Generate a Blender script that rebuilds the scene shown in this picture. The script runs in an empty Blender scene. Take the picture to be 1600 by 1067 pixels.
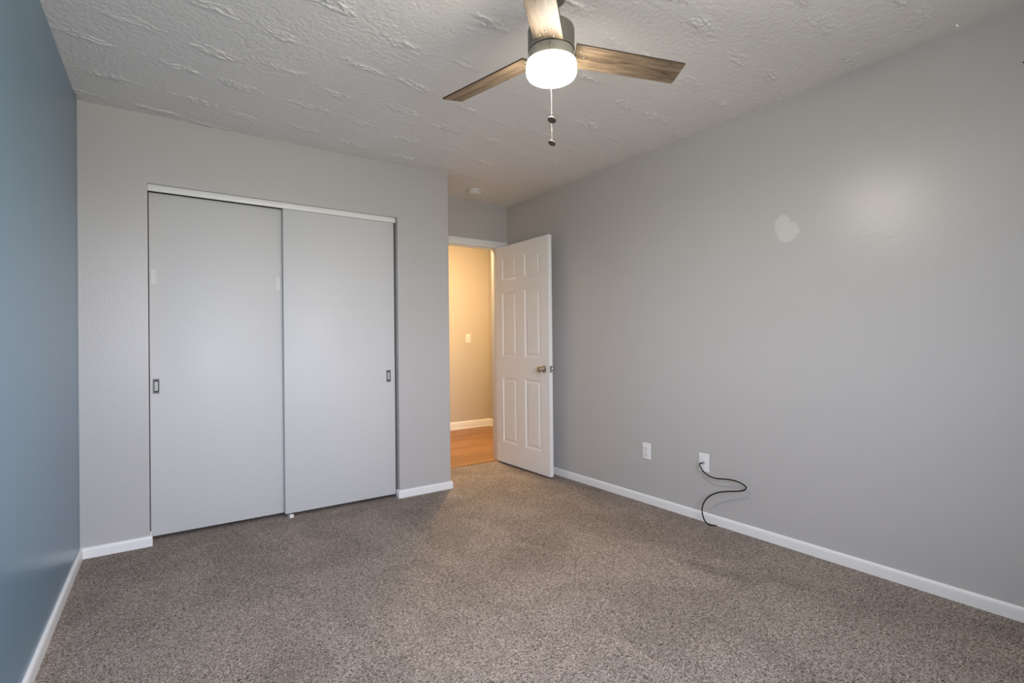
import bpy, bmesh, math, random
from mathutils import Vector, Matrix

# ------------------------------------------------------------------ scene, camera, light
SC = bpy.context.scene
COL = SC.collection
random.seed(7)

CAM = Vector((0.3554, -3.5324, 1.1251))
F_PX, YAW, PITCH, ROLL = 795.0, 0.60538, 0.00295, -0.00972
_f = Vector((math.sin(YAW) * math.cos(PITCH), math.cos(YAW) * math.cos(PITCH), math.sin(PITCH)))
_r = Vector((math.cos(YAW), -math.sin(YAW), 0.0))
_u = _r.cross(_f)
_r2 = _r * math.cos(ROLL) + _u * math.sin(ROLL)
_u2 = _u * math.cos(ROLL) - _r * math.sin(ROLL)
cam_data = bpy.data.cameras.new('camera')
cam_data.sensor_width = 36.0
cam_data.lens = F_PX / 1600.0 * 36.0
cam_data.clip_start = 0.02
cam = bpy.data.objects.new('camera', cam_data)
M = Matrix((_r2, _u2, -_f)).transposed().to_4x4()
M.translation = CAM
cam.matrix_world = M
COL.objects.link(cam)
SC.camera = cam

SC.view_settings.view_transform = 'Standard'
SC.view_settings.look = 'None'
SC.view_settings.gamma = 1.0
SC.view_settings.use_curve_mapping = False
SC.view_settings.exposure = 0.0
SC.cycles.use_light_tree = False
SC.cycles.sample_clamp_indirect = 2.5
SC.cycles.caustics_reflective = False
SC.cycles.caustics_refractive = False

SKY_STRENGTH = 42.0
LAMP_STRENGTH = 160.0
HALL_STRENGTH = 310.0

# room dimensions (metres); the side walls are very slightly out of square
H = 2.44
Y_BACK = -4.06
AR, AL = -0.0107, 0.0107
W0 = 3.1331
XC = 2.2094          # outer corner of the closet
YD = 0.5386          # wall with the room door
def xr(y): return W0 + AR * y
def xl(y): return AL * y

# daylight: a cloudy sky over darker ground, seen through the window behind the camera
world = bpy.data.worlds.new('daylight')
SC.world = world
world.use_nodes = True
nt = world.node_tree
nt.nodes.clear()
tc = nt.nodes.new('ShaderNodeTexCoord')
sep = nt.nodes.new('ShaderNodeSeparateXYZ')
ramp = nt.nodes.new('ShaderNodeValToRGB')
mapr = nt.nodes.new('ShaderNodeMapRange')
bg = nt.nodes.new('ShaderNodeBackground')
wo = nt.nodes.new('ShaderNodeOutputWorld')
mapr.inputs['From Min'].default_value = -1.0
mapr.inputs['From Max'].default_value = 1.0
e = ramp.color_ramp.elements
e[0].position = 0.0; e[0].color = (0.46, 0.445, 0.41, 1)
e[1].position = 1.0; e[1].color = (0.71, 0.80, 1.14, 1)
q = ramp.color_ramp.elements.new(0.48); q.color = (0.50, 0.49, 0.46, 1)
q = ramp.color_ramp.elements.new(0.53); q.color = (0.91, 0.94, 1.055, 1)
nt.links.new(tc.outputs['Generated'], sep.inputs[0])
nt.links.new(sep.outputs['Z'], mapr.inputs['Value'])
nt.links.new(mapr.outputs[0], ramp.inputs[0])
nt.links.new(ramp.outputs[0], bg.inputs['Color'])
bg.inputs['Strength'].default_value = SKY_STRENGTH
nt.links.new(bg.outputs[0], wo.inputs['Surface'])

# the window opening in the wall behind the camera (also a sampling portal for the sky)
WX0, WX1, WZ0, WZ1 = 0.12, 1.62, 0.94, 2.15
pl = bpy.data.lights.new('window_portal', 'AREA')
pl.shape = 'RECTANGLE'
pl.size = WX1 - WX0
pl.size_y = WZ1 - WZ0
pl.cycles.is_portal = True
po = bpy.data.objects.new('window_portal', pl)
po.location = ((WX0 + WX1) / 2, Y_BACK - 0.13, (WZ0 + WZ1) / 2)
po.rotation_euler = (math.radians(90), 0, 0)      # -Z of the lamp looks along +Y, into the room
COL.objects.link(po)


# ------------------------------------------------------------------ materials
def srgb(r, g, b):
    def c(v):
        v /= 255.0
        return v / 12.92 if v <= 0.04045 else ((v + 0.055) / 1.055) ** 2.4
    return (c(r), c(g), c(b), 1.0)

class NT:
    """small wrapper for node trees"""
    def __init__(self, name):
        self.m = bpy.data.materials.new(name)
        self.m.use_nodes = True
        self.t = self.m.node_tree
        self.b = self.t.nodes['Principled BSDF']
    def n(self, typ, **kw):
        nd = self.t.nodes.new(typ)
        for k, v in kw.items():
            setattr(nd, k, v)
        return nd
    def l(self, a, b):
        self.t.links.new(a, b)
    def math(self, op, a, b=None, c=None, clamp=False):
        nd = self.n('ShaderNodeMath', operation=op, use_clamp=clamp)
        for i, v in enumerate((a, b, c)):
            if v is None: continue
            if isinstance(v, (int, float)): nd.inputs[i].default_value = v
            else: self.l(v, nd.inputs[i])
        return nd.outputs[0]
    def obj(self):
        return self.n('ShaderNodeTexCoord').outputs['Object']
    def mapping(self, vec, scale=(1, 1, 1), rot=(0, 0, 0), loc=(0, 0, 0)):
        nd = self.n('ShaderNodeMapping')
        nd.inputs['Scale'].default_value = scale
        nd.inputs['Rotation'].default_value = rot
        nd.inputs['Location'].default_value = loc
        self.l(vec, nd.inputs['Vector'])
        return nd.outputs[0]
    def noise(self, vec, scale, detail=2.0, rough=0.5, dist=0.0, dims='3D'):
        nd = self.n('ShaderNodeTexNoise', noise_dimensions=dims)
        self.l(vec, nd.inputs['Vector'])
        nd.inputs['Scale'].default_value = scale
        nd.inputs['Detail'].default_value = detail
        nd.inputs['Roughness'].default_value = rough
        nd.inputs['Distortion'].default_value = dist
        return nd.outputs['Fac']
    def smooth(self, v, a, b, lo=0.0, hi=1.0):
        nd = self.n('ShaderNodeMapRange', interpolation_type='SMOOTHSTEP')
        self.l(v, nd.inputs['Value'])
        nd.inputs['From Min'].default_value = a
        nd.inputs['From Max'].default_value = b
        nd.inputs['To Min'].default_value = lo
        nd.inputs['To Max'].default_value = hi
        return nd.outputs[0]
    def ramp(self, v, stops):
        nd = self.n('ShaderNodeValToRGB')
        els = nd.color_ramp.elements
        while len(els) < len(stops): els.new(0.5)
        for e, (p, c) in zip(els, stops):
            e.position = p; e.color = c
        self.l(v, nd.inputs[0])
        return nd.outputs[0]
    def mix(self, f, a, b, mode='MIX'):
        nd = self.n('ShaderNodeMix', data_type='RGBA', blend_type=mode)
        for s, v in ((nd.inputs[0], f), (nd.inputs[6], a), (nd.inputs[7], b)):
            if isinstance(v, (int, float)): s.default_value = v
            elif isinstance(v, tuple): s.default_value = v
            else: self.l(v, s)
        return nd.outputs[2]
    def bump(self, h, dist, strength=1.0, normal=None):
        nd = self.n('ShaderNodeBump')
        nd.inputs['Distance'].default_value = dist
        nd.inputs['Strength'].default_value = strength
        self.l(h, nd.inputs['Height'])
        if normal is not None: self.l(normal, nd.inputs['Normal'])
        return nd.outputs[0]
    def set(self, **kw):
        for k, v in kw.items():
            s = self.b.inputs[k.replace('_', ' ')]
            if hasattr(v, 'links') or hasattr(v, 'is_linked'): self.l(v, s)
            else: s.default_value = v
        return self

def plain(name, col, rough=0.5, metal=0.0, spec=0.5, bump=None):
    m = NT(name)
    m.set(Base_Color=col, Roughness=rough, Metallic=metal)
    m.b.inputs['Specular IOR Level'].default_value = spec
    n = m.noise(m.obj(), 9.0, 3.0)
    m.l(m.smooth(n, 0.25, 0.75, max(0.02, rough - 0.04), min(1, rough + 0.04)), m.b.inputs['Roughness'])
    if bump:
        m.l(m.bump(m.noise(m.obj(), bump[0], 2.0), bump[1]), m.b.inputs['Normal'])
    return m.m

def wall_paint(name, col, rough, patch=False, spec=0.5, peel_h=0.00075, cut_in=False):
    m = NT(name)
    o = m.obj()
    base = col
    peel = m.noise(o, 135.0, 2.0, 0.55)
    nrm = m.bump(peel, peel_h, 1.0)
    r = rough
    if patch:
        # unpainted filler patch: two overlapping blobs with a ragged rim
        wob = m.noise(o, 26.0, 4.0, 0.6)
        def blob(y, z, ry, rz):
            s = m.n('ShaderNodeSeparateXYZ'); m.l(o, s.inputs[0])
            dy = m.math('DIVIDE', m.math('SUBTRACT', s.outputs['Y'], y), ry)
            dz = m.math('DIVIDE', m.math('SUBTRACT', s.outputs['Z'], z), rz)
            d = m.math('SQRT', m.math('ADD', m.math('MULTIPLY', dy, dy), m.math('MULTIPLY', dz, dz)))
            return m.math('ADD', d, m.math('MULTIPLY', m.math('SUBTRACT', wob, 0.5), 0.7))
        d = m.math('MINIMUM', blob(-2.095, 1.752, 0.043, 0.062), blob(-2.122, 1.712, 0.060, 0.056))
        f = m.smooth(d, 0.88, 1.06, 1.0, 0.0)
        speck = m.smooth(m.noise(o, 70.0, 2.0), 0.62, 0.68)
        pcol = m.mix(m.math('MULTIPLY', speck, 0.5), (0.66, 0.65, 0.62, 1), (0.40, 0.38, 0.36, 1))
        base = m.mix(m.math('MULTIPLY', f, 0.62), base, pcol)
        r = m.math('ADD', m.math('MULTIPLY', f, 0.3), r)
    if cut_in:
        # darker brushed-in band beside the corner and a few roller marks
        s = m.n('ShaderNodeSeparateXYZ'); m.l(o, s.inputs[0])
        wob = m.noise(m.mapping(o, scale=(1, 6, 2.2)), 3.0, 4.0, 0.6)
        yy = m.math('ADD', s.outputs['Y'], m.math('MULTIPLY', m.math('SUBTRACT', wob, 0.5), 0.10))
        f = m.math('MULTIPLY', m.smooth(yy, -0.115, -0.085), m.smooth(yy, -0.020, -0.034))
        marks = m.smooth(m.noise(m.mapping(o, scale=(1, 9.0, 0.8)), 1.6, 3.0, 0.5), 0.60, 0.72)
        base = m.mix(m.math('MULTIPLY', f, 0.9), base, tuple(c * k for c, k in zip(col[:3], (0.62, 0.80, 0.82))) + (1,))
        base = m.mix(m.math('MULTIPLY', marks, 0.16), base, tuple(c * 0.7 for c in col[:3]) + (1,))
    m.set(Base_Color=base, Roughness=r)
    m.l(nrm, m.b.inputs['Normal'])
    m.b.inputs['Specular IOR Level'].default_value = spec
    return m.m

GREY = (0.50, 0.485, 0.470, 1)
MAT = {}
MAT['grey_wall'] = wall_paint('grey_wall_paint', GREY, 0.36)
MAT['grey_wall_patch'] = wall_paint('grey_wall_paint_patched', GREY, 0.29, patch=True)
MAT['blue_wall'] = wall_paint('blue_wall_paint', (0.155, 0.262, 0.355, 1), 0.30, peel_h=0.0003, cut_in=True)
MAT['hall_wall'] = wall_paint('hall_wall_paint', (0.53, 0.485, 0.415, 1), 0.5)
MAT['dark_inside'] = plain('closet_interior', (0.10, 0.10, 0.10, 1), 0.8)
MAT['trim'] = plain('white_trim_paint', (0.84, 0.835, 0.815, 1), 0.38, bump=(60, 0.0005))
MAT['closet_door'] = plain('white_closet_door', (0.615, 0.613, 0.608, 1), 0.5, bump=(40, 0.0004))
MAT['pull_filler'] = plain('filler_patch', (0.675, 0.67, 0.65, 1), 0.45)
MAT['door'] = plain('white_door_paint', (0.86, 0.845, 0.83, 1), 0.40, bump=(70, 0.0004))
MAT['plastic'] = plain('white_plastic', (0.78, 0.78, 0.77, 1), 0.35)
MAT['slot'] = plain('dark_slot', (0.03, 0.03, 0.03, 1), 0.6)
MAT['cream_plastic'] = plain('cream_plastic', (0.76, 0.74, 0.70, 1), 0.4)
MAT['black_rubber'] = plain('black_cable', (0.004, 0.004, 0.0045, 1), 0.5, spec=0.25)
MAT['nickel'] = plain('satin_nickel', (0.50, 0.46, 0.38, 1), 0.22, 1.0)
MAT['bronze'] = plain('brushed_dark_nickel', (0.205, 0.192, 0.165, 1), 0.42, 0.55)
MAT['lit_nickel'] = plain('brushed_nickel_lit', (0.33, 0.32, 0.27, 1), 0.40, 0.4)  # housing metal with the lamp's glow painted in as a lighter colour
MAT['chrome'] = plain('steel', (0.52, 0.52, 0.52, 1), 0.28, 1.0)
MAT['chain'] = plain('chain_metal', (0.20, 0.19, 0.165, 1), 0.5, 0.2)
MAT['fob'] = plain('dark_fob', (0.085, 0.078, 0.06, 1), 0.4, 0.3)
MAT['pull_metal'] = plain('brushed_pull_plate', (0.27, 0.27, 0.27, 1), 0.55, 0.25)
MAT['pull_cup'] = plain('brushed_pull_cup', (0.44, 0.44, 0.43, 1), 0.55, 0.25)
MAT['pull_recess'] = plain('pull_recess', (0.02, 0.02, 0.02, 1), 0.6, 0.0)

# ceiling: plaster with rows of stamped brush strokes
m = NT('textured_plaster_ceiling')
o = m.obj()
nrm = m.bump(m.noise(o, 160.0, 3.0, 0.6), 0.0010, 1.0)
m.set(Base_Color=(0.80, 0.785, 0.765, 1), Roughness=0.6)
m.l(nrm, m.b.inputs['Normal'])
MAT['ceiling'] = m.m

# carpet: speckled frieze pile with brushed areas
m = NT('frieze_carpet')
o = m.obj()
n1 = m.noise(o, 128.0, 2.0, 0.6, 1.6)
n2 = m.noise(o, 300.0, 1.0, 0.5, 0.5)
v = m.math('ADD', m.math('MULTIPLY', n1, 0.66), m.math('MULTIPLY', n2, 0.34))
cc = m.ramp(v, [(0.36, (0.026, 0.0185, 0.0148, 1)), (0.445, (0.190, 0.152, 0.126, 1)), (0.51, (0.370, 0.306, 0.260, 1)), (0.62, (0.675, 0.587, 0.515, 1))])
# pile brushed in different directions reads lighter or darker
lean = m.noise(m.mapping(o, scale=(1.0, 0.8, 1), rot=(0, 0, 0.9)), 2.6, 3.0, 0.6, 0.9)
lf = m.smooth(lean, 0.36, 0.66, 0.80, 0.99)
s3 = m.n('ShaderNodeSeparateXYZ'); m.l(o, s3.inputs[0])
def footprint(x, y, ax, lx, ly, amt, prev):
    dx = m.math('SUBTRACT', s3.outputs['X'], x); dy = m.math('SUBTRACT', s3.outputs['Y'], y)
    ca, sa = math.cos(ax), math.sin(ax)
    u = m.math('DIVIDE', m.math('ADD', m.math('MULTIPLY', dx, ca), m.math('MULTIPLY', dy, sa)), lx)
    w = m.math('DIVIDE', m.math('SUBTRACT', m.math('MULTIPLY', dy, ca), m.math('MULTIPLY', dx, sa)), ly)
    d = m.math('SQRT', m.math('ADD', m.math('MULTIPLY', u, u), m.math('MULTIPLY', w, w)))
    d = m.math('ADD', d, m.math('MULTIPLY', m.math('SUBTRACT', m.noise(o, 9.0, 2.0), 0.5), 0.9))
    return m.math('MULTIPLY', prev, m.smooth(d, 0.5, 1.25, amt, 1.0))
lf = footprint(2.585, -2.03, -1.4, 0.20, 0.055, 0.76, lf)
lf = footprint(2.74, -1.38, -1.2, 0.30, 0.12, 0.89, lf)
lf = footprint(2.10, -1.29, 0.5, 0.30, 0.16, 0.91, lf)
lf = footprint(1.95, -0.32, 0.1, 0.28, 0.12, 0.89, lf)
lc = m.n('ShaderNodeCombineColor')
for i in range(3): m.l(lf, lc.inputs[i])
cc = m.mix(1.0, cc, lc.outputs[0], 'MULTIPLY')
m.l(cc, m.b.inputs['Base Color'])
m.l(m.bump(v, 0.011, 0.8), m.b.inputs['Normal'])
m.set(Roughness=0.95)
m.b.inputs['Specular IOR Level'].default_value = 0.1
MAT['carpet'] = m.m

# hall floor: warm oak boards running along the hall
m = NT('oak_plank_floor')
o = m.obj()
br = m.n('ShaderNodeTexBrick')
m.l(o, br.inputs['Vector'])
br.inputs['Scale'].default_value = 1.0
br.inputs['Brick Width'].default_value = 0.95
br.inputs['Row Height'].default_value = 0.125
br.inputs['Mortar Size'].default_value = 0.0012
br.inputs['Color1'].default_value = (0.27, 0.125, 0.045, 1)
br.inputs['Color2'].default_value = (0.40, 0.20, 0.075, 1)
br.inputs['Mortar'].default_value = (0.10, 0.045, 0.02, 1)
grain = m.noise(m.mapping(o, scale=(2.2, 34, 1)), 1.0, 5.0, 0.6, 0.8)
gcol = m.ramp(grain, [(0.32, (0.62, 0.60, 0.58, 1)), (0.7, (1.12, 1.12, 1.12, 1))])
m.l(m.mix(1.0, br.outputs['Color'], gcol, 'MULTIPLY'), m.b.inputs['Base Color'])
m.set(Roughness=0.42)
MAT['planks'] = m.m

# fan blade wood: grain along the blade
m = NT('weathered_oak_blade')
tcn = m.n('ShaderNodeTexCoord')
oi = m.n('ShaderNodeObjectInfo')
addv = m.n('ShaderNodeVectorMath', operation='ADD')
m.l(tcn.outputs['Object'], addv.inputs[0])
cmb = m.n('ShaderNodeCombineXYZ'); m.l(m.math('MULTIPLY', oi.outputs['Random'], 7.0), cmb.inputs[0]); m.l(m.math('MULTIPLY', oi.outputs['Random'], 3.0), cmb.inputs[1])
m.l(cmb.outputs[0], addv.inputs[1])
g1 = m.noise(m.mapping(addv.outputs[0], scale=(3.5, 42, 30)), 1.0, 6.0, 0.62, 1.2)
g2 = m.noise(m.mapping(addv.outputs[0], scale=(14, 210, 120)), 1.0, 3.0, 0.6, 0.3)
g3 = m.noise(addv.outputs[0], 4.0, 2.0)
gv = m.math('ADD', m.math('ADD', m.math('MULTIPLY', g1, 0.62), m.math('MULTIPLY', g2, 0.23)), m.math('MULTIPLY', g3, 0.15))
m.l(m.ramp(gv, [(0.36, (0.052, 0.034, 0.021, 1)), (0.46, (0.150, 0.104, 0.066, 1)), (0.56, (0.26, 0.19, 0.125, 1)), (0.67, (0.40, 0.31, 0.215, 1))]), m.b.inputs['Base Color'])
m.l(m.bump(gv, 0.0012), m.b.inputs['Normal'])
m.set(Roughness=0.5)
MAT['blade'] = m.m
MAT['blade_edge'] = plain('dark_blade_edge', (0.055, 0.035, 0.02, 1), 0.5)

def emit(name, col, strength):
    m = NT(name)
    m.set(Base_Color=(0.9, 0.88, 0.84, 1), Roughness=0.35)
    m.b.inputs['Emission Color'].default_value = col
    m.b.inputs['Emission Strength'].default_value = strength
    m.m.cycles.emission_sampling = 'FRONT'
    return m.m
MAT['lamp'] = emit('lit_frosted_glass', (1.0, 0.92, 0.77, 1), LAMP_STRENGTH)
# emission graded by height, added so the blades are lit less from the drum
m = NT.__new__(NT); m.m = MAT['lamp']; m.t = m.m.node_tree; m.b = m.t.nodes['Principled BSDF']
s4 = m.n('ShaderNodeSeparateXYZ'); m.l(m.obj(), s4.inputs[0])
m.l(m.smooth(s4.outputs['Z'], 2.118, 2.158, LAMP_STRENGTH, LAMP_STRENGTH * 0.06), m.b.inputs['Emission Strength'])
MAT['hall_lamp'] = emit('lit_hall_dome', (1.0, 0.68, 0.35, 1), HALL_STRENGTH)

m = NT('window_glass')
m.t.nodes.remove(m.b)
gl = m.n('ShaderNodeBsdfGlossy'); gl.inputs['Roughness'].default_value = 0.02
tr = m.n('ShaderNodeBsdfTransparent'); tr.inputs['Color'].default_value = (0.985, 0.985, 0.985, 1)
fr = m.n('ShaderNodeFresnel'); 
geo = m.n('ShaderNodeNewGeometry')
m.l(m.math('ADD', m.math('MULTIPLY', geo.outputs['Backfacing'], 1 / 1.4 - 1.4), 1.4), fr.inputs['IOR'])
mx = m.n('ShaderNodeMixShader')
m.l(fr.outputs[0], mx.inputs[0]); m.l(tr.outputs[0], mx.inputs[1]); m.l(gl.outputs[0], mx.inputs[2])
m.l(mx.outputs[0], m.t.nodes['Material Output'].inputs['Surface'])
MAT['glass'] = m.m

# unseen screen added to cut slanting daylight; passes less the more slantwise one looks
m = NT('added_slant_screen_mesh')
m.t.nodes.remove(m.b)
df = m.n('ShaderNodeBsdfDiffuse'); df.inputs['Color'].default_value = (0.05, 0.05, 0.05, 1)
tr = m.n('ShaderNodeBsdfTransparent')
geo = m.n('ShaderNodeNewGeometry')
dt = m.n('ShaderNodeVectorMath', operation='DOT_PRODUCT')
m.l(geo.outputs['Normal'], dt.inputs[0]); m.l(geo.outputs['Incoming'], dt.inputs[1])
cosv = m.math('MAXIMUM', m.math('ABSOLUTE', dt.outputs['Value']), 0.02)
opn = m.math('MULTIPLY', m.math('SUBTRACT', 1.0, m.math('DIVIDE', 0.16, cosv), clamp=True), 0.84)
mx = m.n('ShaderNodeMixShader')
m.l(opn, mx.inputs[0]); m.l(df.outputs[0], mx.inputs[1]); m.l(tr.outputs[0], mx.inputs[2])
m.l(mx.outputs[0], m.t.nodes['Material Output'].inputs['Surface'])
MAT['screen'] = m.m


# ------------------------------------------------------------------ mesh helpers
def obj(name, bm, mat, parent=None, smooth=None, mats=None):
    """link a bmesh as ONE mesh object"""
    bmesh.ops.recalc_face_normals(bm, faces=bm.faces)
    me = bpy.data.meshes.new(name)
    bm.to_mesh(me); bm.free()
    for mm in (mats or [mat]):
        me.materials.append(MAT[mm])
    if smooth is not None:
        for pg in me.polygons: pg.use_smooth = True
        me.set_sharp_from_angle(angle=math.radians(smooth))
    ob = bpy.data.objects.new(name, me)
    COL.objects.link(ob)
    if parent: ob.parent = parent
    return ob

def tag(ob, label, cat, group=None, kind=None):
    ob['label'] = label; ob['category'] = cat
    if group: ob['group'] = group
    if kind: ob['kind'] = kind
    return ob

def struct(ob, label, cat):
    return tag(ob, label, cat, kind='structure')

def empty(name, loc, rotz=0.0):
    ob = bpy.data.objects.new(name, None)
    ob.location = loc; ob.rotation_euler = (0, 0, rotz)
    ob.empty_display_size = 0.05
    COL.objects.link(ob)
    return ob

def add_box(bm, x0, x1, y0, y1, z0, z1, bevel=0.0, segs=2):
    vs = [bm.verts.new((x, y, z)) for z in (z0, z1) for y in (y0, y1) for x in (x0, x1)]
    idx = [(0, 1, 3, 2), (4, 6, 7, 5), (0, 4, 5, 1), (2, 3, 7, 6), (0, 2, 6, 4), (1, 5, 7, 3)]
    fs = [bm.faces.new([vs[i] for i in f]) for f in idx]
    if bevel:
        es = list({ed for f in fs for ed in f.edges})
        bmesh.ops.bevel(bm, geom=es, offset=bevel, segments=segs, profile=0.5, affect='EDGES')
    return bm

def box(x0, x1, y0, y1, z0, z1, bevel=0.0, segs=2):
    return add_box(bmesh.new(), x0, x1, y0, y1, z0, z1, bevel, segs)

def add_prism(bm, pts, z0, z1):
    lo = [bm.verts.new((x, y, z0)) for x, y in pts]
    hi = [bm.verts.new((x, y, z1)) for x, y in pts]
    n = len(pts)
    bm.faces.new(lo[::-1]); bm.faces.new(hi)
    for i in range(n):
        bm.faces.new((lo[i], lo[(i + 1) % n], hi[(i + 1) % n], hi[i]))
    return bm

def add_lathe(bm, prof, segs=48, axis='Z', at=(0, 0, 0)):
    """prof: list of (radius, height)"""
    at = Vector(at)
    rings = []
    def mk(x, y, h):
        v = {'Z': Vector((x, y, h)), 'X': Vector((h, x, y)), 'Y': Vector((x, h, y))}[axis]
        return bm.verts.new(v + at)
    for r, h in prof:
        if r < 1e-6: rings.append([mk(0, 0, h)])
        else: rings.append([mk(r * math.cos(2 * math.pi * i / segs), r * math.sin(2 * math.pi * i / segs), h) for i in range(segs)])
    for a, b in zip(rings, rings[1:]):
        for i in range(segs):
            j = (i + 1) % segs
            if len(a) == 1 and len(b) == 1: continue
            if len(a) == 1: bm.faces.new((a[0], b[i], b[j]))
            elif len(b) == 1: bm.faces.new((a[i], a[j], b[0]))
            else: bm.faces.new((a[i], a[j], b[j], b[i]))
    return bm

def add_tube(bm, pts, r, segs=10):
    pts = [Vector(p) for p in pts]
    n = len(pts)
    rings = []
    up = Vector((0, 0, 1))
    t0 = (pts[1] - pts[0]).normalized()
    nrm = t0.orthogonal().normalized()
    for i, p in enumerate(pts):
        t = (pts[min(i + 1, n - 1)] - pts[max(i - 1, 0)]).normalized()
        nrm = (nrm - t * nrm.dot(t)).normalized()
        b = t.cross(nrm)
        rings.append([bm.verts.new(p + (nrm * math.cos(2 * math.pi * k / segs) + b * math.sin(2 * math.pi * k / segs)) * r) for k in range(segs)])
    for a, b in zip(rings, rings[1:]):
        for k in range(segs):
            bm.faces.new((a[k], a[(k + 1) % segs], b[(k + 1) % segs], b[k]))
    bm.faces.new(rings[0][::-1]); bm.faces.new(rings[-1])
    return bm

def catmull(pts, n=10):
    P = [Vector(p) for p in pts]
    P = [P[0] * 2 - P[1]] + P + [P[-1] * 2 - P[-2]]
    out = []
    for i in range(1, len(P) - 2):
        for k in range(n):
            t = k / n
            a, b, c, d = P[i - 1], P[i], P[i + 1], P[i + 2]
            out.append(0.5 * ((2 * b) + (c - a) * t + (2 * a - 5 * b + 4 * c - d) * t * t + (3 * b - a - 3 * c + d) * t ** 3))
    out.append(P[-2])
    return out

BASE_PROF = [(0, 0), (0.0125, 0), (0.0125, 0.043), (0.0120, 0.050), (0.0100, 0.056), (0.0065, 0.0600), (0.003, 0.0612), (0, 0.0612)]
HALL_PROF = [(0, 0), (0.018, 0), (0.018, 0.012), (0.0125, 0.018), (0.0125, 0.078), (0.009, 0.088), (0.0065, 0.097), (0.003, 0.100), (0, 0.100)]
def sweep(path, prof, z=-0.004):
    """moulding along a plan polyline; the profile grows to the LEFT of the direction of travel; mitred corners"""
    bm = bmesh.new()
    P = [Vector(p) for p in path]
    rings = []
    for i, p in enumerate(P):
        d0 = (P[i] - P[i - 1]).normalized() if i else None
        d1 = (P[i + 1] - P[i]).normalized() if i < len(P) - 1 else None
        n0 = Vector((-d0.y, d0.x)) if d0 else None
        n1 = Vector((-d1.y, d1.x)) if d1 else None
        if n0 and n1:
            mtr = (n0 + n1); mtr = mtr / (mtr.dot(n0))
        else: mtr = n0 or n1
        rings.append([bm.verts.new((p.x + mtr.x * o, p.y + mtr.y * o, z + h)) for o, h in prof])
    for a, b in zip(rings, rings[1:]):
        n = len(prof)
        for k in range(n):
            bm.faces.new((a[k], a[(k + 1) % n], b[(k + 1) % n], b[k]))
    bm.faces.new(rings[0][::-1]); bm.faces.new(rings[-1])
    return bm


# ------------------------------------------------------------------ setting: floors, walls, ceilings
T = 0.11
yb, yt = Y_BACK, 0.60

bm = bmesh.new()
add_prism(bm, [(xl(yb) - 0.05, yb - 0.05), (xr(yb) + 0.05, yb - 0.05), (xr(0.6) + 0.05, 0.575), (xl(0.6) - 0.05, 0.575)], -0.05, 0.0)
struct(obj('floor', bm, 'carpet'), 'speckled brown grey frieze carpet covering the bedroom floor', 'carpet')

struct(obj('floor_hall', box(-0.4, 4.30, 0.575, 2.55, -0.06, -0.002), 'planks'), 'warm oak plank floor of the hall beyond the door', 'floor')
struct(obj('trim_threshold', box(2.209, 3.04, 0.560, 0.596, -0.01, 0.006, 0.003), 'planks'), 'narrow wooden threshold strip between carpet and hall floor', 'threshold')

# the ceiling plaster is real relief: rows of stamped brush strokes over a fine stipple
import numpy as np
def value_noise(u, v, seed):
    rg = np.random.default_rng(seed)
    g = rg.random((512, 512)).astype(np.float32)
    iu = np.floor(u).astype(np.int64); iv = np.floor(v).astype(np.int64)
    fu = (u - iu).astype(np.float32); fv = (v - iv).astype(np.float32)
    fu = fu * fu * (3 - 2 * fu); fv = fv * fv * (3 - 2 * fv)
    a, b = iu & 511, (iu + 1) & 511
    c, d_ = iv & 511, (iv + 1) & 511
    return (g[a, c] * (1 - fu) + g[b, c] * fu) * (1 - fv) + (g[a, d_] * (1 - fu) + g[b, d_] * fu) * fv

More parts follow.
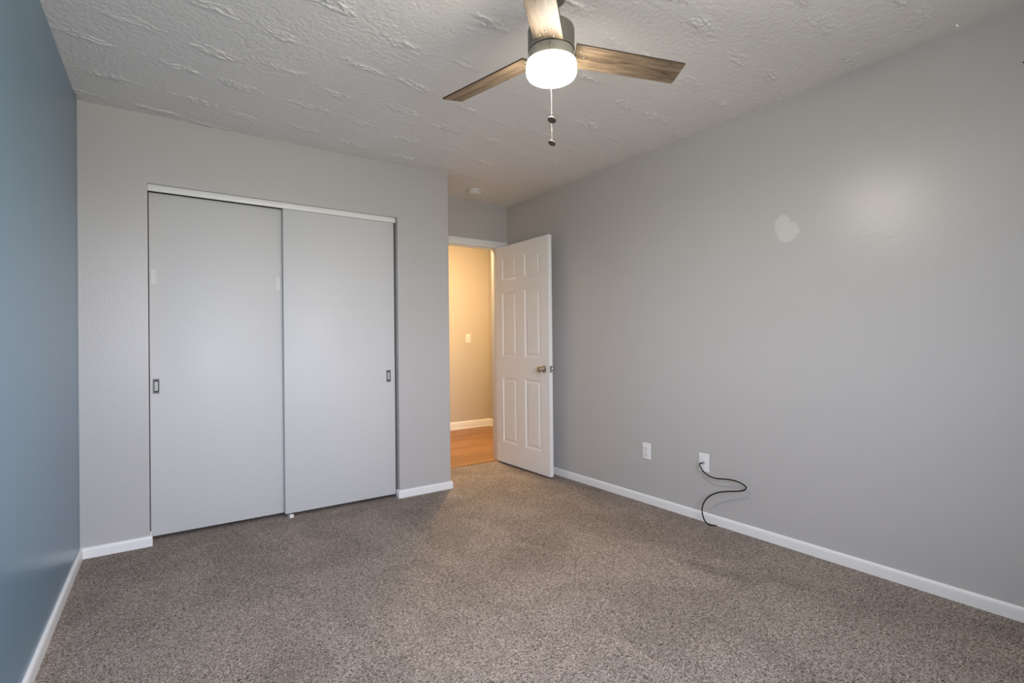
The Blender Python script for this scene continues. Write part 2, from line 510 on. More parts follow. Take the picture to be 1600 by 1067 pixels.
def ceiling_mesh():
    step = 0.004
    y0, y1 = -2.85, 0.62
    nx, ny = int(3.34 / step), int((y1 - y0) / step)
    ys = np.linspace(y0, y1, ny + 1)
    tt = np.linspace(0, 1, nx + 1)
    Yg = np.repeat(ys[:, None], nx + 1, 1)
    Xg = (AL * Yg - 0.03) + tt[None, :] * (W0 + AR * Yg + 0.06 - AL * Yg)
    # stroke frame: 8 degrees off the closet wall
    c, s_ = math.cos(math.radians(8)), math.sin(math.radians(8))
    U = Xg * c + Yg * s_
    V = -Xg * s_ + Yg * c
    hgt = 0.0019 * (value_noise(Xg * 95, Yg * 95, 1) - 0.5) + 0.0012 * (value_noise(Xg * 180, Yg * 180, 2) - 0.5)
    hgt = hgt * (0.55 + 0.9 * value_noise(Xg * 4, Yg * 4, 9))
    rag = value_noise(U * 30, V * 60, 3) - 0.5
    n1 = value_noise(U * 26 + 3 * value_noise(U * 14, V * 14, 5), V * 125 + 2.4 * value_noise(U * 22, V * 22, 6), 4)
    n2 = value_noise(U * 55, V * 150, 7)
    ridge = np.clip(1 - np.abs(n1 - 0.5) * 5.0, 0, 1) * 0.75 + np.clip(1 - np.abs(n2 - 0.5) * 5, 0, 1) * 0.25
    rnd = random.Random(11)
    mask = np.zeros_like(U)
    for i in range(-2, 14):
        for j in range(-12, 4):
            cu = i * 0.315 + (0.10 if j % 2 else 0.0) + rnd.uniform(-0.045, 0.045)
            cv = j * 0.305 + rnd.uniform(-0.04, 0.04) - 0.10
            hl_, hw = rnd.uniform(0.085, 0.135), rnd.uniform(0.026, 0.042)
            amp = rnd.uniform(0.65, 1.0)
            bend = rnd.uniform(-0.8, 0.8)
            sel = (np.abs(U - cu) < 0.2) & (np.abs(V - cv) < 0.09)
            if not sel.any() or (2.40 < Xg[sel].mean() < 2.78 and Yg[sel].mean() > 0.05): continue
            du, dv_ = U[sel] - cu, V[sel] - cv
            dv_ = dv_ + bend * du * du
            d = np.sqrt((du / hl_) ** 2 + (dv_ / hw) ** 2) + rag[sel] * 0.8
            mk = np.clip((1.15 - d) / 0.7, 0, 1)
            mask[sel] = np.maximum(mask[sel], mk * mk * (3 - 2 * mk) * amp)
    hgt = hgt + CEIL_RELIEF * mask * (0.08 + ridge)
    nv = (nx + 1) * (ny + 1)
    co = np.empty((nv + 8, 3), np.float32)
    co[:nv, 0] = Xg.ravel(); co[:nv, 1] = Yg.ravel(); co[:nv, 2] = (H - hgt).ravel()
    # rear part (behind the viewer) and the slab top
    ex = [(xl(yb) - 0.1, yb - 0.1), (xr(yb) + 0.1, yb - 0.1), (xr(y0) + 0.1, y0), (xl(y0) - 0.1, y0)]
    co[nv:nv + 4] = [(x, y, H) for x, y in ex]
    top = [(xl(yb) - 0.1, yb - 0.1), (xr(yb) + 0.1, yb - 0.1), (xr(y1) + 0.1, y1), (xl(y1) - 0.1, y1)]
    co[nv + 4:nv + 8] = [(x, y, H + 0.05) for x, y in top]
    idx = np.arange(nv).reshape(ny + 1, nx + 1)
    q = np.stack([idx[:-1, :-1], idx[1:, :-1], idx[1:, 1:], idx[:-1, 1:]], -1).reshape(-1, 4)
    q = np.concatenate([q, [[nv + 3, nv + 2, nv + 1, nv], [nv + 4, nv + 5, nv + 6, nv + 7]]]).astype(np.int32)
    me = bpy.data.meshes.new('ceiling')
    me.vertices.add(nv + 8); me.vertices.foreach_set('co', co.ravel())
    me.loops.add(q.size); me.loops.foreach_set('vertex_index', q.ravel())
    me.polygons.add(len(q)); me.polygons.foreach_set('loop_start', np.arange(0, q.size, 4, dtype=np.int32))
    me.polygons.foreach_set('use_smooth', np.ones(len(q), bool))
    me.update(calc_edges=True); me.validate()
    me.materials.append(MAT['ceiling'])
    ob = bpy.data.objects.new('ceiling', me)
    COL.objects.link(ob)
    return ob
CEIL_RELIEF = 0.0078
struct(ceiling_mesh(), 'grey white plaster ceiling with rows of brushed texture strokes', 'ceiling')
struct(obj('ceiling_hall', box(-0.4, 4.30, 0.62, 2.55, H, H + 0.08), 'hall_wall'), 'plain ceiling over the hall', 'ceiling')

bm = bmesh.new()
add_prism(bm, [(xl(yb), yb), (xl(0.75), 0.75), (xl(0.75) - T, 0.75), (xl(yb) - T, yb)], -0.05, H)
struct(obj('wall_left', bm, 'blue_wall'), 'glossy blue painted wall on the left side', 'wall')

bm = bmesh.new()
add_prism(bm, [(xr(yb), yb), (xr(0.66), 0.66), (xr(0.66) + T, 0.66), (xr(yb) + T, yb)], -0.05, H)
struct(obj('wall_right', bm, 'grey_wall_patch'), 'long grey wall on the right with a pale filler patch', 'wall')

# closet wall: left pier, header and the right pier that turns the corner into the entry recess
JL, JR, JH = 0.302, 1.790, 2.052
bm = bmesh.new()
add_prism(bm, [(0.0, 0.0), (JL, 0.0), (JL, T), (0.0, T)], -0.05, H)
add_prism(bm, [(JL, 0.0), (JR, 0.0), (JR, T), (JL, T)], JH, H)
rc = 0.006
cor = [(XC - rc + rc * math.sin(a), rc - rc * math.cos(a)) for a in [i * math.pi / 10 for i in range(6)]]
add_prism(bm, [(JR, 0.0)] + cor + [(XC, YD + 0.05), (XC - T, YD + 0.05), (XC - T, T), (JR, T)], -0.05, H)
struct(obj('wall_front', bm, 'grey_wall', smooth=40), 'grey wall around the sliding closet doors', 'wall')
struct(obj('wall_closet_back', box(-0.4, XC, 0.66, 0.74, -0.05, H), 'dark_inside'), 'rear wall inside the closet', 'wall')

# entry wall with the room door opening
DX0, DX1, DH = 2.229, 3.020, 2.034
Y2 = 0.66
bm = bmesh.new()
add_prism(bm, [(XC - T, YD), (DX0 - 0.018, YD), (DX0 - 0.018, Y2), (XC - T, Y2)], -0.05, H)
add_prism(bm, [(DX1 + 0.018, YD), (xr(YD), YD), (xr(Y2), Y2), (DX1 + 0.018, Y2)], -0.05, H)
add_prism(bm, [(DX0 - 0.018, YD), (DX1 + 0.018, YD), (DX1 + 0.018, Y2), (DX0 - 0.018, Y2)], DH + 0.018, H)
struct(obj('wall_entry', bm, 'grey_wall'), 'short grey wall above the open bedroom door', 'wall')

# jamb frame, stop and casing
bm = bmesh.new()
add_box(bm, DX0 - 0.018, DX0, YD - 0.001, Y2 + 0.001, -0.01, DH + 0.018, 0.0015)
add_box(bm, DX1, DX1 + 0.018, YD - 0.001, Y2 + 0.001, -0.01, DH + 0.018, 0.0015)
add_box(bm, DX0, DX1, YD - 0.001, Y2 + 0.001, DH, DH + 0.018, 0.0015)
add_box(bm, DX1 - 0.011, DX1 + 0.002, YD + 0.040, YD + 0.075, -0.01, DH, 0.002)
add_box(bm, DX0 - 0.002, DX0 + 0.011, YD + 0.040, YD + 0.075, -0.01, DH, 0.002)
add_box(bm, DX0 + 0.011, DX1 - 0.011, YD + 0.040, YD + 0.075, DH - 0.011, DH + 0.002, 0.002)
struct(obj('trim_jamb', bm, 'trim', smooth=40), 'white door jamb lining the bedroom doorway', 'door jamb')
bm = bmesh.new()
add_box(bm, XC + 0.001, xr(YD) - 0.002, YD - 0.014, YD + 0.002, DH - 0.006, DH + 0.058, 0.004)
add_box(bm, DX1 + 0.006, DX1 + 0.063, YD - 0.014, YD + 0.002, -0.005, DH - 0.006, 0.004)
struct(obj('trim_casing', bm, 'trim', smooth=40), 'white casing over the bedroom doorway', 'door casing')

# hall beyond the door
struct(obj('wall_hall_far', box(-0.4, 4.06, 2.37, 2.47, -0.05, H), 'hall_wall'), 'warmly lit beige hall wall facing the doorway', 'wall')
struct(obj('wall_hall_side', box(4.06, 4.16, 0.66, 2.47, -0.05, H), 'hall_wall'), 'warm beige hall wall at the right end', 'wall')
struct(obj('wall_hall_near', box(3.24, 4.16, 0.60, 0.66, -0.05, H), 'hall_wall'), 'hall wall beside the bedroom doorway', 'wall')
struct(obj('wall_hall_left', box(-0.4, -0.3, 0.74, 2.47, -0.05, H), 'hall_wall'), 'hall wall at the far left end', 'wall')
struct(obj('baseboard_hall', sweep([(4.06, 0.70), (4.06, 2.37), (-0.29, 2.37)], HALL_PROF, -0.002), 'trim', smooth=40), 'tall moulded white baseboard along the hall walls', 'baseboard')

# wall behind the camera with its window
bm = bmesh.new()
xa, xb = xl(yb), xr(yb)
for (a, b, c, d) in ((xa - T, WX0, -0.05, H), (WX1, xb + T, -0.05, H), (WX0, WX1, -0.05, WZ0), (WX0, WX1, WZ1, H)):
    add_box(bm, a, b, yb - T, yb, c, d)
struct(obj('wall_back', bm, 'grey_wall'), 'grey wall behind the viewer with the window', 'wall')
bm = bmesh.new()
for (a, b, c, d) in ((WX0, WX0 + 0.05, WZ0, WZ1), (WX1 - 0.05, WX1, WZ0, WZ1), (WX0 + 0.05, WX1 - 0.05, WZ0, WZ0 + 0.05), (WX0 + 0.05, WX1 - 0.05, WZ1 - 0.05, WZ1), ((WX0 + WX1) / 2 - 0.03, (WX0 + WX1) / 2 + 0.03, WZ0 + 0.05, WZ1 - 0.05)):
    add_box(bm, a, b, yb - 0.09, yb - 0.03, c, d, 0.003)
win = struct(obj('window_1', bm, 'trim'), 'white framed sliding window behind the viewer', 'window')
for dy in (0.066, 0.050):  # second sheet of glass added to weaken slanting daylight
    obj('pane', box(WX0 + 0.045, WX1 - 0.045, yb - dy - 0.003, yb - dy, WZ0 + 0.045, WZ1 - 0.045), 'glass', win)
bm = bmesh.new()
bm.faces.new([bm.verts.new(v) for v in ((WX0 + 0.01, yb - 0.095, WZ0 + 0.01), (WX1 - 0.01, yb - 0.095, WZ0 + 0.01), (WX1 - 0.01, yb - 0.095, WZ1 - 0.01), (WX0 + 0.01, yb - 0.095, WZ1 - 0.01))])
obj('added_slant_screen', bm, 'screen', win)  # added outside the glass to thin out oblique light on the side wall
obj('sill', box(WX0 - 0.04, WX1 + 0.04, yb - 0.03, yb + 0.03, WZ0 - 0.022, WZ0, 0.004), 'trim', win)

# baseboards (profile to the left of travel)
struct(obj('baseboard_left', sweep([(xl(-0.001), -0.001), (xl(yb), yb)], BASE_PROF), 'trim', smooth=35), 'low white baseboard along the blue wall', 'baseboard')
struct(obj('baseboard_right', sweep([(xr(yb), yb), (xr(YD), YD)], BASE_PROF), 'trim', smooth=35), 'low white baseboard along the long grey wall', 'baseboard')
struct(obj('baseboard_front', sweep([(JL, 0.086), (JL, 0.0), (0.0, 0.0)], BASE_PROF), 'trim', smooth=35), 'short white baseboard between blue wall and closet', 'baseboard')
struct(obj('baseboard_corner', sweep([(XC, YD - 0.016), (XC, 0.0), (JR, 0.0), (JR, 0.040)], BASE_PROF), 'trim', smooth=35), 'short white baseboard right of the closet doors', 'baseboard')
struct(obj('baseboard_back', sweep([(xa, yb), (xb, yb)], BASE_PROF), 'trim', smooth=35), 'low white baseboard under the window', 'baseboard')

# closet head track fascia
bm = box(JL + 0.0005, JR - 0.004, 0.028, 0.044, 2.0165, JH + 0.002, 0.002)
add_box(bm, JL + 0.002, JR - 0.004, 0.044, 0.14, 2.044, JH + 0.002)
struct(obj('trim_closet_track', bm, 'trim', smooth=40), 'white track fascia above the sliding closet doors', 'closet track')


# ------------------------------------------------------------------ closet sliding doors
def rounded_rect(w, h, r, n=5):
    pts = []
    for cx, cy, a0 in ((w / 2 - r, h / 2 - r, 0), (-w / 2 + r, h / 2 - r, 90), (-w / 2 + r, -h / 2 + r, 180), (w / 2 - r, -h / 2 + r, 270)):
        for k in range(n + 1):
            a = math.radians(a0 + 90 * k / n)
            pts.append((cx + r * math.cos(a), cy + r * math.sin(a)))
    return pts

def add_loops(bm, loops, cap0=False, cap1=True):
    """loops of equal length -> skin; each loop is a list of Vectors"""
    R = [[bm.verts.new(p) for p in lp] for lp in loops]
    n = len(R[0])
    for a, b in zip(R, R[1:]):
        for k in range(n):
            bm.faces.new((a[k], a[(k + 1) % n], b[(k + 1) % n], b[k]))
    if cap0: bm.faces.new(R[0][::-1])
    if cap1: bm.faces.new(R[-1])
    return bm

def flush_pull(parent, cx, cz, y, w, h):
    def lp(ww, hh, r, dy): return [Vector((cx + a, y + dy, cz + b)) for a, b in rounded_rect(ww, hh, r)]
    bm = bmesh.new()
    # plate with raised rim around a sunk cup
    add_loops(bm, [lp(w, h, .002, 0.0005), lp(w, h, .002, -0.0022), lp(w - .002, h - .002, .002, -0.003), lp(w - .010, h - .012, .004, -0.003), lp(w - .011, h - .013, .004, -0.0018)], cap1=True)
    pull = obj('flush_pull', bm, 'pull_metal', parent, smooth=30)
    pull['label'] = 'recessed metal finger pull'
    bm = bmesh.new()
    add_loops(bm, [lp(w - .0105, h - .0125, .004, -0.0019), lp(w - .0105, h - .0125, .004, -0.0024)], cap0=True)
    obj('recess', bm, 'pull_recess', pull)
    bm = bmesh.new()
    add_loops(bm, [lp(w - .0175, h - .034, .003, -0.0022), lp(w - .0175, h - .034, .003, -0.0032), lp(w - .0205, h - .038, .003, -0.0036)], cap1=True)
    obj('finger_cup', bm, 'pull_cup', pull, smooth=30)

def closet_door(name, label, x0, x1, y0, z0, z1, pulls, patches):
    d = struct(obj(name, box(x0, x1, y0, y0 + 0.034, z0, z1, 0.0025), 'closet_door', smooth=40), label, 'sliding door')
    for cx, cz in pulls: flush_pull(d, cx, cz, y0, 0.034, 0.088)
    for cx, cz in patches:
        bm = bmesh.new()
        def lp(ww, hh, dy): return [Vector((cx + a, y0 + dy, cz + b)) for a, b in rounded_rect(ww, hh, .003)]
        add_loops(bm, [lp(.026, .090, .0005), lp(.026, .090, -.0008), lp(.022, .086, -.0012), lp(.018, .082, -.0002)], cap1=True)
        obj('filled_pull_hole', bm, 'pull_filler', d, smooth=30)
    return d
closet_door('door_1', 'left white sliding closet door running behind the other', 0.3058, 1.070, 0.090, 0.022, 2.0225, [(0.336, 0.893)], [(0.329, 1.530), (0.995, 1.530)])
closet_door('door_2', 'right white sliding closet door running in front', 1.0215, 1.7785, 0.046, 0.022, 2.032, [(1.7295, 0.893)], [])

g = empty('floor_guide', (1.056, 0.037, 0.0))
tag(g, 'small white plastic door guide on the carpet under the closet doors', 'door guide')
bm = box(-0.014, 0.014, -0.016, 0.110, -0.002, 0.006, 0.0015)
obj('base_plate', bm, 'plastic', g)
bm = box(-0.012, 0.012, -0.014, -0.004, 0.004, 0.020, 0.002)
obj('guide_fin', bm, 'plastic', g)
obj('guide_fin', box(-0.012, 0.012, 0.081, 0.087, 0.004, 0.034, 0.001), 'plastic', g)


# ------------------------------------------------------------------ six-panel room door, swung open
PANEL_COLS = [(0.112, 0.336), (0.456, 0.680)]          # measured from the latch edge
PANEL_ROWS = [(0.205, 0.807), (0.998, 1.595), (1.707, 1.912)]
DW, DT, DZ0, DZ1 = 0.785, 0.035, 0.014, 2.020
def door_slab():
    """local frame: hinge edge at u=0, latch edge at u=DW (along -y), face planes x=0 and x=DT"""
    bm = bmesh.new()
    us = sorted({0, DW} | {DW - a for c in PANEL_COLS for a in c})
    zs = sorted({DZ0, DZ1} | {a for r in PANEL_ROWS for a in r})
    holes = [(DW - c[1], DW - c[0], r[0], r[1]) for c in PANEL_COLS for r in PANEL_ROWS]
    for x, sgn in ((0.0, 1), (DT, -1)):
        V = {(u, z): bm.verts.new((x, -u, z)) for u in us for z in zs}
        for i in range(len(us) - 1):
            for j in range(len(zs) - 1):
                a, b, c, d = us[i], us[i + 1], zs[j], zs[j + 1]
                if any(abs(a - h[0]) < 1e-6 and abs(c - h[2]) < 1e-6 for h in holes):
                    # sticking groove, then the raised field
                    prev = [V[(a, c)], V[(b, c)], V[(b, d)], V[(a, d)]]
                    for ins, dep in ((0.003, 0.0012), (0.007, 0.0040), (0.012, 0.0080), (0.016, 0.0086), (0.024, 0.0080), (0.036, 0.0030), (0.040, 0.0022)):
                        cur = [bm.verts.new((x + sgn * dep, -(a + ins), c + ins)), bm.verts.new((x + sgn * dep, -(b - ins), c + ins)),
                               bm.verts.new((x + sgn * dep, -(b - ins), d - ins)), bm.verts.new((x + sgn * dep, -(a + ins), d - ins))]
                        for k in range(4):
                            bm.faces.new((prev[k], prev[(k + 1) % 4], cur[(k + 1) % 4], cur[k]))
                        prev = cur
                    bm.faces.new(prev)
                else:
                    bm.faces.new((V[(a, c)], V[(b, c)], V[(b, d)], V[(a, d)]))
    bm.verts.ensure_lookup_table()
    # rim faces
    def edge_strip(fix, val, run):
        for p, q in zip(run, run[1:]):
            co = [(val, p), (val, q)] if fix == 'u' else [(p, val), (q, val)]
            vs = []
            for x in (0.0, DT):
                for (u, z) in (co if x == 0.0 else co[::-1]):
                    vs.append(next(v for v in bm.verts if abs(v.co.x - x) < 1e-6 and abs(v.co.y + u) < 1e-6 and abs(v.co.z - z) < 1e-6))
            bm.faces.new(vs)
    edge_strip('u', 0, zs); edge_strip('u', DW, zs); edge_strip('z', DZ0, us); edge_strip('z', DZ1, us)
    return bm

door = empty('door_3', (2.984, 0.531, 0.0), math.radians(0.85))
struct(door, 'white six panel bedroom door standing open against the grey wall', 'door')
obj('slab', door_slab(), 'door', door)
ku, kz = DW - 0.068, 0.905
for side, x0, sg in (('hall', 0.0, -1), ('room', DT, 1)):
    k = obj('door_knob', add_lathe(bmesh.new(), [(0.0, 0.0), (0.031, 0.0), (0.0315, sg * 0.003), (0.029, sg * 0.006), (0.016, sg * 0.009), (0.0115, sg * 0.013), (0.0105, sg * 0.026), (0.013, sg * 0.030),
        (0.0215, sg * 0.035), (0.0262, sg * 0.043), (0.0268, sg * 0.050), (0.0245, sg * 0.057), (0.018, sg * 0.0615), (0.009, sg * 0.0632), (0.0, sg * 0.0635)], 32, 'X', (x0, -ku, kz)), 'nickel', door, smooth=50)
    k['label'] = 'round satin nickel door knob'
bm = box(0.005, 0.030, -DW - 0.0016, -DW + 0.0008, kz - 0.028, kz + 0.028, 0.0006)
lp = obj('latch_plate', bm, 'nickel', door)
bm = bmesh.new()
add_prism(bm, [(0.0115, -DW - 0.001), (0.0235, -DW - 0.001), (0.0235, -DW - 0.004), (0.0125, -DW - 0.012), (0.0115, -DW - 0.012)], kz - 0.007, kz + 0.007)
obj('latch_bolt', bm, 'nickel', lp)
for z in (0.22, 1.02, 1.82):
    bm = bmesh.new()
    add_lathe(bm, [(0, z - 0.045), (0.0055, z - 0.045), (0.0055, z + 0.045), (0, z + 0.045)], 12, 'Z', (DT + 0.004, 0.006, 0))
    obj('hinge', bm, 'nickel', door, smooth=40)


# ------------------------------------------------------------------ wall plates, cable, nail
def plate_bm(w=0.0705, h=0.115, t=0.0055):
    """plate in the local xz plane, growing towards -y"""
    bm = bmesh.new()
    def lp(ww, hh, dy): return [Vector((a, dy, b)) for a, b in rounded_rect(ww, hh, .003)]
    return add_loops(bm, [lp(w, h, 0.0), lp(w, h, -t * .45), lp(w - .003, h - .003, -t * .8), lp(w - .008, h - .008, -t)], cap0=True, cap1=True)

def screw_bm(z, y, r=0.0032):
    bm = add_lathe(bmesh.new(), [(0, 0.0), (r, 0.0), (r, -0.0008), (r * .6, -0.0014), (0, -0.0016)], 14, 'Y', (0, y, z))
    return bm

# local -y looks into the room (-x)
def right_wall_root(name, y, z):
    return empty(name, (xr(y), y, z), -math.pi / 2 - math.atan(AR) * 1.0)

ou = right_wall_root('power_outlet', -1.1405, 0.362)
tag(ou, 'white duplex power outlet plate low on the grey wall, nearer the door', 'outlet')
obj('cover_plate', plate_bm(), 'plastic', ou, smooth=30)
for dz in (0.0195, -0.0195):
    bm = bmesh.new()
    def lp2(s, dy): return [Vector((a * s, dy, b * s + dz)) for a, b in rounded_rect(0.033, 0.028, .011, 6)]
    add_loops(bm, [lp2(1.0, -0.005), lp2(1.0, -0.0072), lp2(.95, -0.0078)], cap1=True)
    rc_ = obj('receptacle', bm, 'plastic', ou, smooth=30)
    bm = bmesh.new()
    add_box(bm, -0.0075, -0.0055, -0.0081, -0.0070, dz + 0.0, dz + 0.0085)
    add_box(bm, 0.0055, 0.0075, -0.0081, -0.0070, dz + 0.001, dz + 0.0080)
    add_lathe(bm, [(0, -0.0081), (0.0024, -0.0081), (0.0024, -0.0070)], 12, 'Y', (0, 0, dz - 0.0065))
    obj('contact_slot', bm, 'slot', rc_)
obj('screw', screw_bm(0.0, -0.0052), 'chrome', ou)

cx = right_wall_root('coax_wall_plate', -1.5925, 0.366)
tag(cx, 'white coax cable wall plate with a black cable screwed into it', 'wall plate')
obj('cover_plate', plate_bm(), 'plastic', cx, smooth=30)
bm = add_lathe(bmesh.new(), [(0, -0.005), (0.0075, -0.005), (0.0075, -0.008), (0.0048, -0.0085), (0.0048, -0.017), (0, -0.017)], 12, 'Y', (0, 0, 0))
obj('coax_socket', bm, 'chrome', cx, smooth=30)
for dz in (0.0415, -0.0415):
    obj('screw', screw_bm(dz, -0.0052), 'plastic', cx)

# the black cable: from the plate it loops out to the right and down to the carpet
pts = [Vector(p) for p in (
    (3.1202, -1.5993, 0.3688), (3.1081, -1.5932, 0.3662), (3.1022, -1.5989, 0.3483), (3.1005, -1.6215, 0.3234),
    (3.1008, -1.6565, 0.3043), (3.1033, -1.7026, 0.2981), (3.1058, -1.7519, 0.304), (3.1084, -1.7999, 0.309),
    (3.1109, -1.8466, 0.3061), (3.1132, -1.8785, 0.2943), (3.1133, -1.8911, 0.2824), (3.1112, -1.8774, 0.2649),
    (3.1068, -1.8405, 0.2519), (3.1002, -1.7878, 0.2392), (3.0936, -1.7252, 0.2192), (3.085, -1.6702, 0.1845),
    (3.0766, -1.6379, 0.1373), (3.0765, -1.6263, 0.0874), (3.0866, -1.632, 0.0361), (3.0988, -1.6521, 0.008),
    (3.111, -1.6723, 0.006), (3.1212, -1.6937, 0.006),
)]
cb = empty('coax_cable', pts[-1])
tag(cb, 'black coax cable looping from the wall plate down to the carpet', 'cable')
inv = Matrix.Translation(-pts[-1])
path = catmull([inv @ p for p in pts], 10)
obj('cable_sheath', add_tube(bmesh.new(), path, 0.0038, 12), 'black_rubber', cb, smooth=60)
bm = bmesh.new()
c0 = cx.matrix_basis @ Vector((0, -0.0105, 0)); c1 = pts[0]
add_tube(bm, [inv @ c0, inv @ c0.lerp(c1, 0.45)], 0.0062, 6)
add_tube(bm, [inv @ c0.lerp(c1, 0.45), inv @ c0.lerp(c1, 1.05)], 0.0048, 14)
cn = obj('coax_connector', bm, 'chrome', cb, smooth=30)
cn['label'] = 'metal screw connector at the wall end'

nail = right_wall_root('wall_nail', -3.041, 2.209)
tag(nail, 'tiny dark nail high on the grey wall at the right edge', 'nail')
obj('nail_shank', add_lathe(bmesh.new(), [(0, 0.01), (0.0013, 0.01), (0.0013, -0.011), (0, -0.011)], 10, 'Y'), 'slot', nail)
obj('nail_head', add_lathe(bmesh.new(), [(0, -0.010), (0.0032, -0.010), (0.0032, -0.012), (0, -0.0125)], 12, 'Y'), 'slot', nail)

sw = empty('light_switch', (3.731, 2.37, 1.189))
tag(sw, 'cream light switch plate on the lit hall wall beyond the door', 'light switch')
obj('cover_plate', plate_bm(0.078, 0.120), 'cream_plastic', sw, smooth=30)
obj('toggle', box(-0.005, 0.005, -0.014, -0.004, -0.012, 0.012, 0.002), 'cream_plastic', sw)
for dz in (0.030, -0.030):
    obj('screw', screw_bm(dz, -0.0052), 'chrome', sw)

# smoke detector on the recess ceiling
sd = empty('smoke_detector', (2.585, 0.235, H))
tag(sd, 'round white smoke detector on the ceiling in front of the doorway', 'smoke detector')
obj('mounting_base', add_lathe(bmesh.new(), [(0, 0.001), (0.058, 0.001), (0.060, -0.002), (0.060, -0.013), (0.057, -0.016), (0, -0.016)], 48), 'cream_plastic', sd, smooth=40)
bm = add_lathe(bmesh.new(), [(0, -0.0155), (0.051, -0.0155), (0.051, -0.0195), (0.057, -0.0205), (0.0575, -0.026), (0.052, -0.034), (0.040, -0.0385), (0.016, -0.040), (0, -0.040)], 48)
obj('sensor_cover', bm, 'cream_plastic', sd, smooth=35)

# hall ceiling lamp that lights the hall
hl = empty('hall_ceiling_lamp', (3.06, 1.17, H))
tag(hl, 'warm glowing dome lamp on the hall ceiling', 'ceiling lamp')
obj('lamp_base', add_lathe(bmesh.new(), [(0, 0.001), (0.15, 0.001), (0.155, -0.004), (0.155, -0.022), (0.147, -0.026), (0, -0.026)], 40), 'lit_nickel', hl, smooth=40)
obj('lamp_dome', add_lathe(bmesh.new(), [(0.142, -0.026), (0.138, -0.045), (0.120, -0.068), (0.088, -0.086), (0.045, -0.096), (0, -0.099)], 40), 'hall_lamp', hl, smooth=60)


# ------------------------------------------------------------------ ceiling fan with light
FX, FY = 1.5655, -2.06
fan = empty('ceiling_fan', (FX, FY, 0.0))
tag(fan, 'three blade ceiling fan with weathered wood blades and a lit drum lamp', 'ceiling fan')
obj('canopy', add_lathe(bmesh.new(), [(0, H + 0.001), (0.060, H + 0.001), (0.061, H - 0.004), (0.060, H - 0.022), (0.055, H - 0.034), (0.042, H - 0.042), (0.022, H - 0.045), (0, H - 0.045)], 48), 'bronze', fan, smooth=40)
obj('downrod', add_lathe(bmesh.new(), [(0, H - 0.04), (0.0135, H - 0.04), (0.0135, 2.318), (0.026, 2.312), (0.028, 2.296), (0, 2.296)], 32), 'bronze', fan, smooth=40)
obj('motor_housing', add_lathe(bmesh.new(), [(0, 2.305), (0.068, 2.3045), (0.078, 2.302), (0.0845, 2.296), (0.087, 2.287), (0.087, 2.216), (0.085, 2.2145), (0.060, 2.2145), (0, 2.2145)], 64), 'bronze', fan, smooth=35)
obj('light_fitter', add_lathe(bmesh.new(), [(0, 2.2145), (0.078, 2.2145), (0.0835, 2.210), (0.0845, 2.205), (0.0845, 2.175), (0.086, 2.170), (0, 2.170)], 64), 'lit_nickel', fan, smooth=35)
shade = obj('lamp_shade', add_lathe(bmesh.new(), [(0.060, 2.1705), (0.0885, 2.1705), (0.0925, 2.1680), (0.0938, 2.1635), (0.0938, 2.136), (0.0925, 2.128), (0.0885, 2.1205), (0.081, 2.1155), (0.070, 2.113), (0, 2.112)], 64), 'lamp', fan, smooth=60)
shade['label'] = 'glowing white frosted glass drum'

TH0, PHI = -0.3044, -0.2181
ZB = 2.2123
def blade_mesh():
    """local frame: x along the blade from the fan axis, y across, pitched about x"""
    bm = bmesh.new()
    w0, w1 = 0.1132 / 2, 0.1106 / 2
    outline = []
    # root edge follows the round housing, tip is cut at a slight slant
    n = 10
    for k in range(n + 1):
        s = -w0 + 2 * w0 * k / n
        r = 0.0788 + (0.0932 - 0.0788) * k / n + 0.008 * math.sin(math.pi * k / n)
        outline.append((r, s))
    tipA, tipB = (0.5511, -w1), (0.5596, w1)
    cr = 0.006
    outline += [(tipB[0] - cr, w1), (tipB[0] - cr * .3, w1 - cr * .3), (tipB[0], w1 - cr), (tipA[0], -w1 + cr), (tipA[0] - cr * .3, -w1 + cr * .3), (tipA[0] - cr, -w1)]
    c, s_ = math.cos(PHI), math.sin(PHI)
    def P(r, s, t): return Vector((r, s * c - t * s_, s * s_ + t * c))
    th = 0.0062
    ch = 0.0008
    cen = Vector((0.32, 0.0))
    def inset(o):
        out = []
        for r, s in o:
            d = (cen - Vector((r, s))); d = Vector((math.copysign(min(ch, abs(d.x)), d.x), math.copysign(min(ch, abs(d.y)), d.y)))
            out.append((r + d.x, s + d.y))
        return out
    ins = inset(outline)
    loops = [[P(r, s, -th / 2) for r, s in ins], [P(r, s, -th / 2 + ch) for r, s in outline], [P(r, s, th / 2 - ch) for r, s in outline], [P(r, s, th / 2) for r, s in ins]]
    R = [[bm.verts.new(v) for v in lp] for lp in loops]
    m_ = len(outline)
    for i, (a, b) in enumerate(zip(R, R[1:])):
        for k in range(m_):
            f = bm.faces.new((a[k], a[(k + 1) % m_], b[(k + 1) % m_], b[k])); f.material_index = 1
    bm.faces.new(R[0][::-1]); bm.faces.new(R[-1])
    return bm
def blade_screw(r, s):
    c, s_ = math.cos(PHI), math.sin(PHI)
    bm = add_lathe(bmesh.new(), [(0, -0.0062), (0.0022, -0.0060), (0.0042, -0.0048), (0.0046, -0.0034), (0.0046, -0.0020), (0, -0.0020)], 16)
    bmesh.ops.transform(bm, matrix=Matrix.Translation((r, s * c, s * s_)) @ Matrix.Rotation(PHI, 4, 'X'), verts=bm.verts)
    return bm
blade0 = obj('blade', blade_mesh(), 'blade', fan, mats=['blade', 'blade_edge'])
blade0['label'] = 'wood grained fan blade'
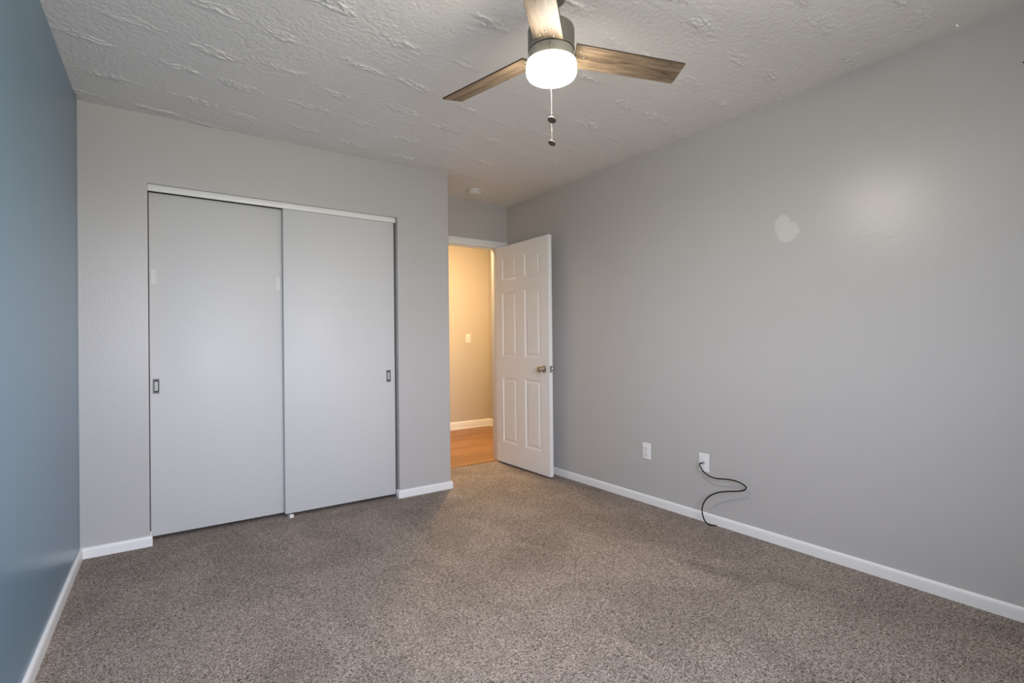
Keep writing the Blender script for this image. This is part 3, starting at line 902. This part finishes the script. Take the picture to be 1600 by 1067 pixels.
blade0.location = (0, 0, ZB)
blade0.rotation_euler = (0, 0, TH0)
screws = [obj('screw', blade_screw(r, s), 'nickel', blade0, smooth=50) for r, s in ((0.108, -0.028), (0.112, 0.024), (0.134, -0.002))]
for k, dth in ((1, 0.0198), (2, 0.0244)):
    b = blade0.copy(); COL.objects.link(b); b.parent = fan
    b.rotation_euler = (0, 0, TH0 + k * 2 * math.pi / 3 + dth)
    for s0 in screws:
        s1 = s0.copy(); COL.objects.link(s1); s1.parent = b

# pull chains: one hangs in front of the lamp, one behind it
toc = Vector((-0.635, -0.772)).normalized()
side = Vector((toc.y, -toc.x))
def pull_chain(out, lat, z_end, tilt):
    x, y = toc.x * out + side.x * lat, toc.y * out + side.y * lat
    bm = bmesh.new()
    hx, hy = (toc * math.copysign(0.080, out)) + side * lat * 0.5
    add_tube(bm, catmull([(hx, hy, 2.200), (hx * 1.08, hy * 1.08, 2.200), (x, y, 2.194), (x, y, 2.180)], 6), 0.0018, 8)
    add_tube(bm, [(x, y, 2.182), (x, y, z_end)], 0.0005, 6)
    z = 2.178
    while z > z_end + 0.002:
        bmesh.ops.create_icosphere(bm, subdivisions=1, radius=0.0009, matrix=Matrix.Translation((x, y, z)))
        z -= 0.0032
    ch = obj('pull_chain', bm, 'chain', fan, smooth=60)
    bm = add_lathe(bmesh.new(), [(0, 0.0035), (0.0105, 0.0035), (0.0150, 0.0020), (0.0158, 0.0), (0.0150, -0.0020), (0.0115, -0.0030), (0.0105, -0.0022), (0, -0.0022)], 32)
    bmesh.ops.transform(bm, matrix=Matrix.Translation((x, y, z_end - 0.001)) @ Matrix.Rotation(math.radians(-tilt), 4, Vector((toc.x, toc.y, 0))) @ Matrix.Rotation(math.radians(16), 4, Vector((side.x, side.y, 0))), verts=bm.verts)
    fb = obj('fob', bm, 'fob', ch, smooth=40)
    fb['label'] = 'round dark metal chain fob'
pull_chain(0.0995, 0.0, 1.9145, 14)
pull_chain(-0.0995, 0.001, 1.9105, 24)
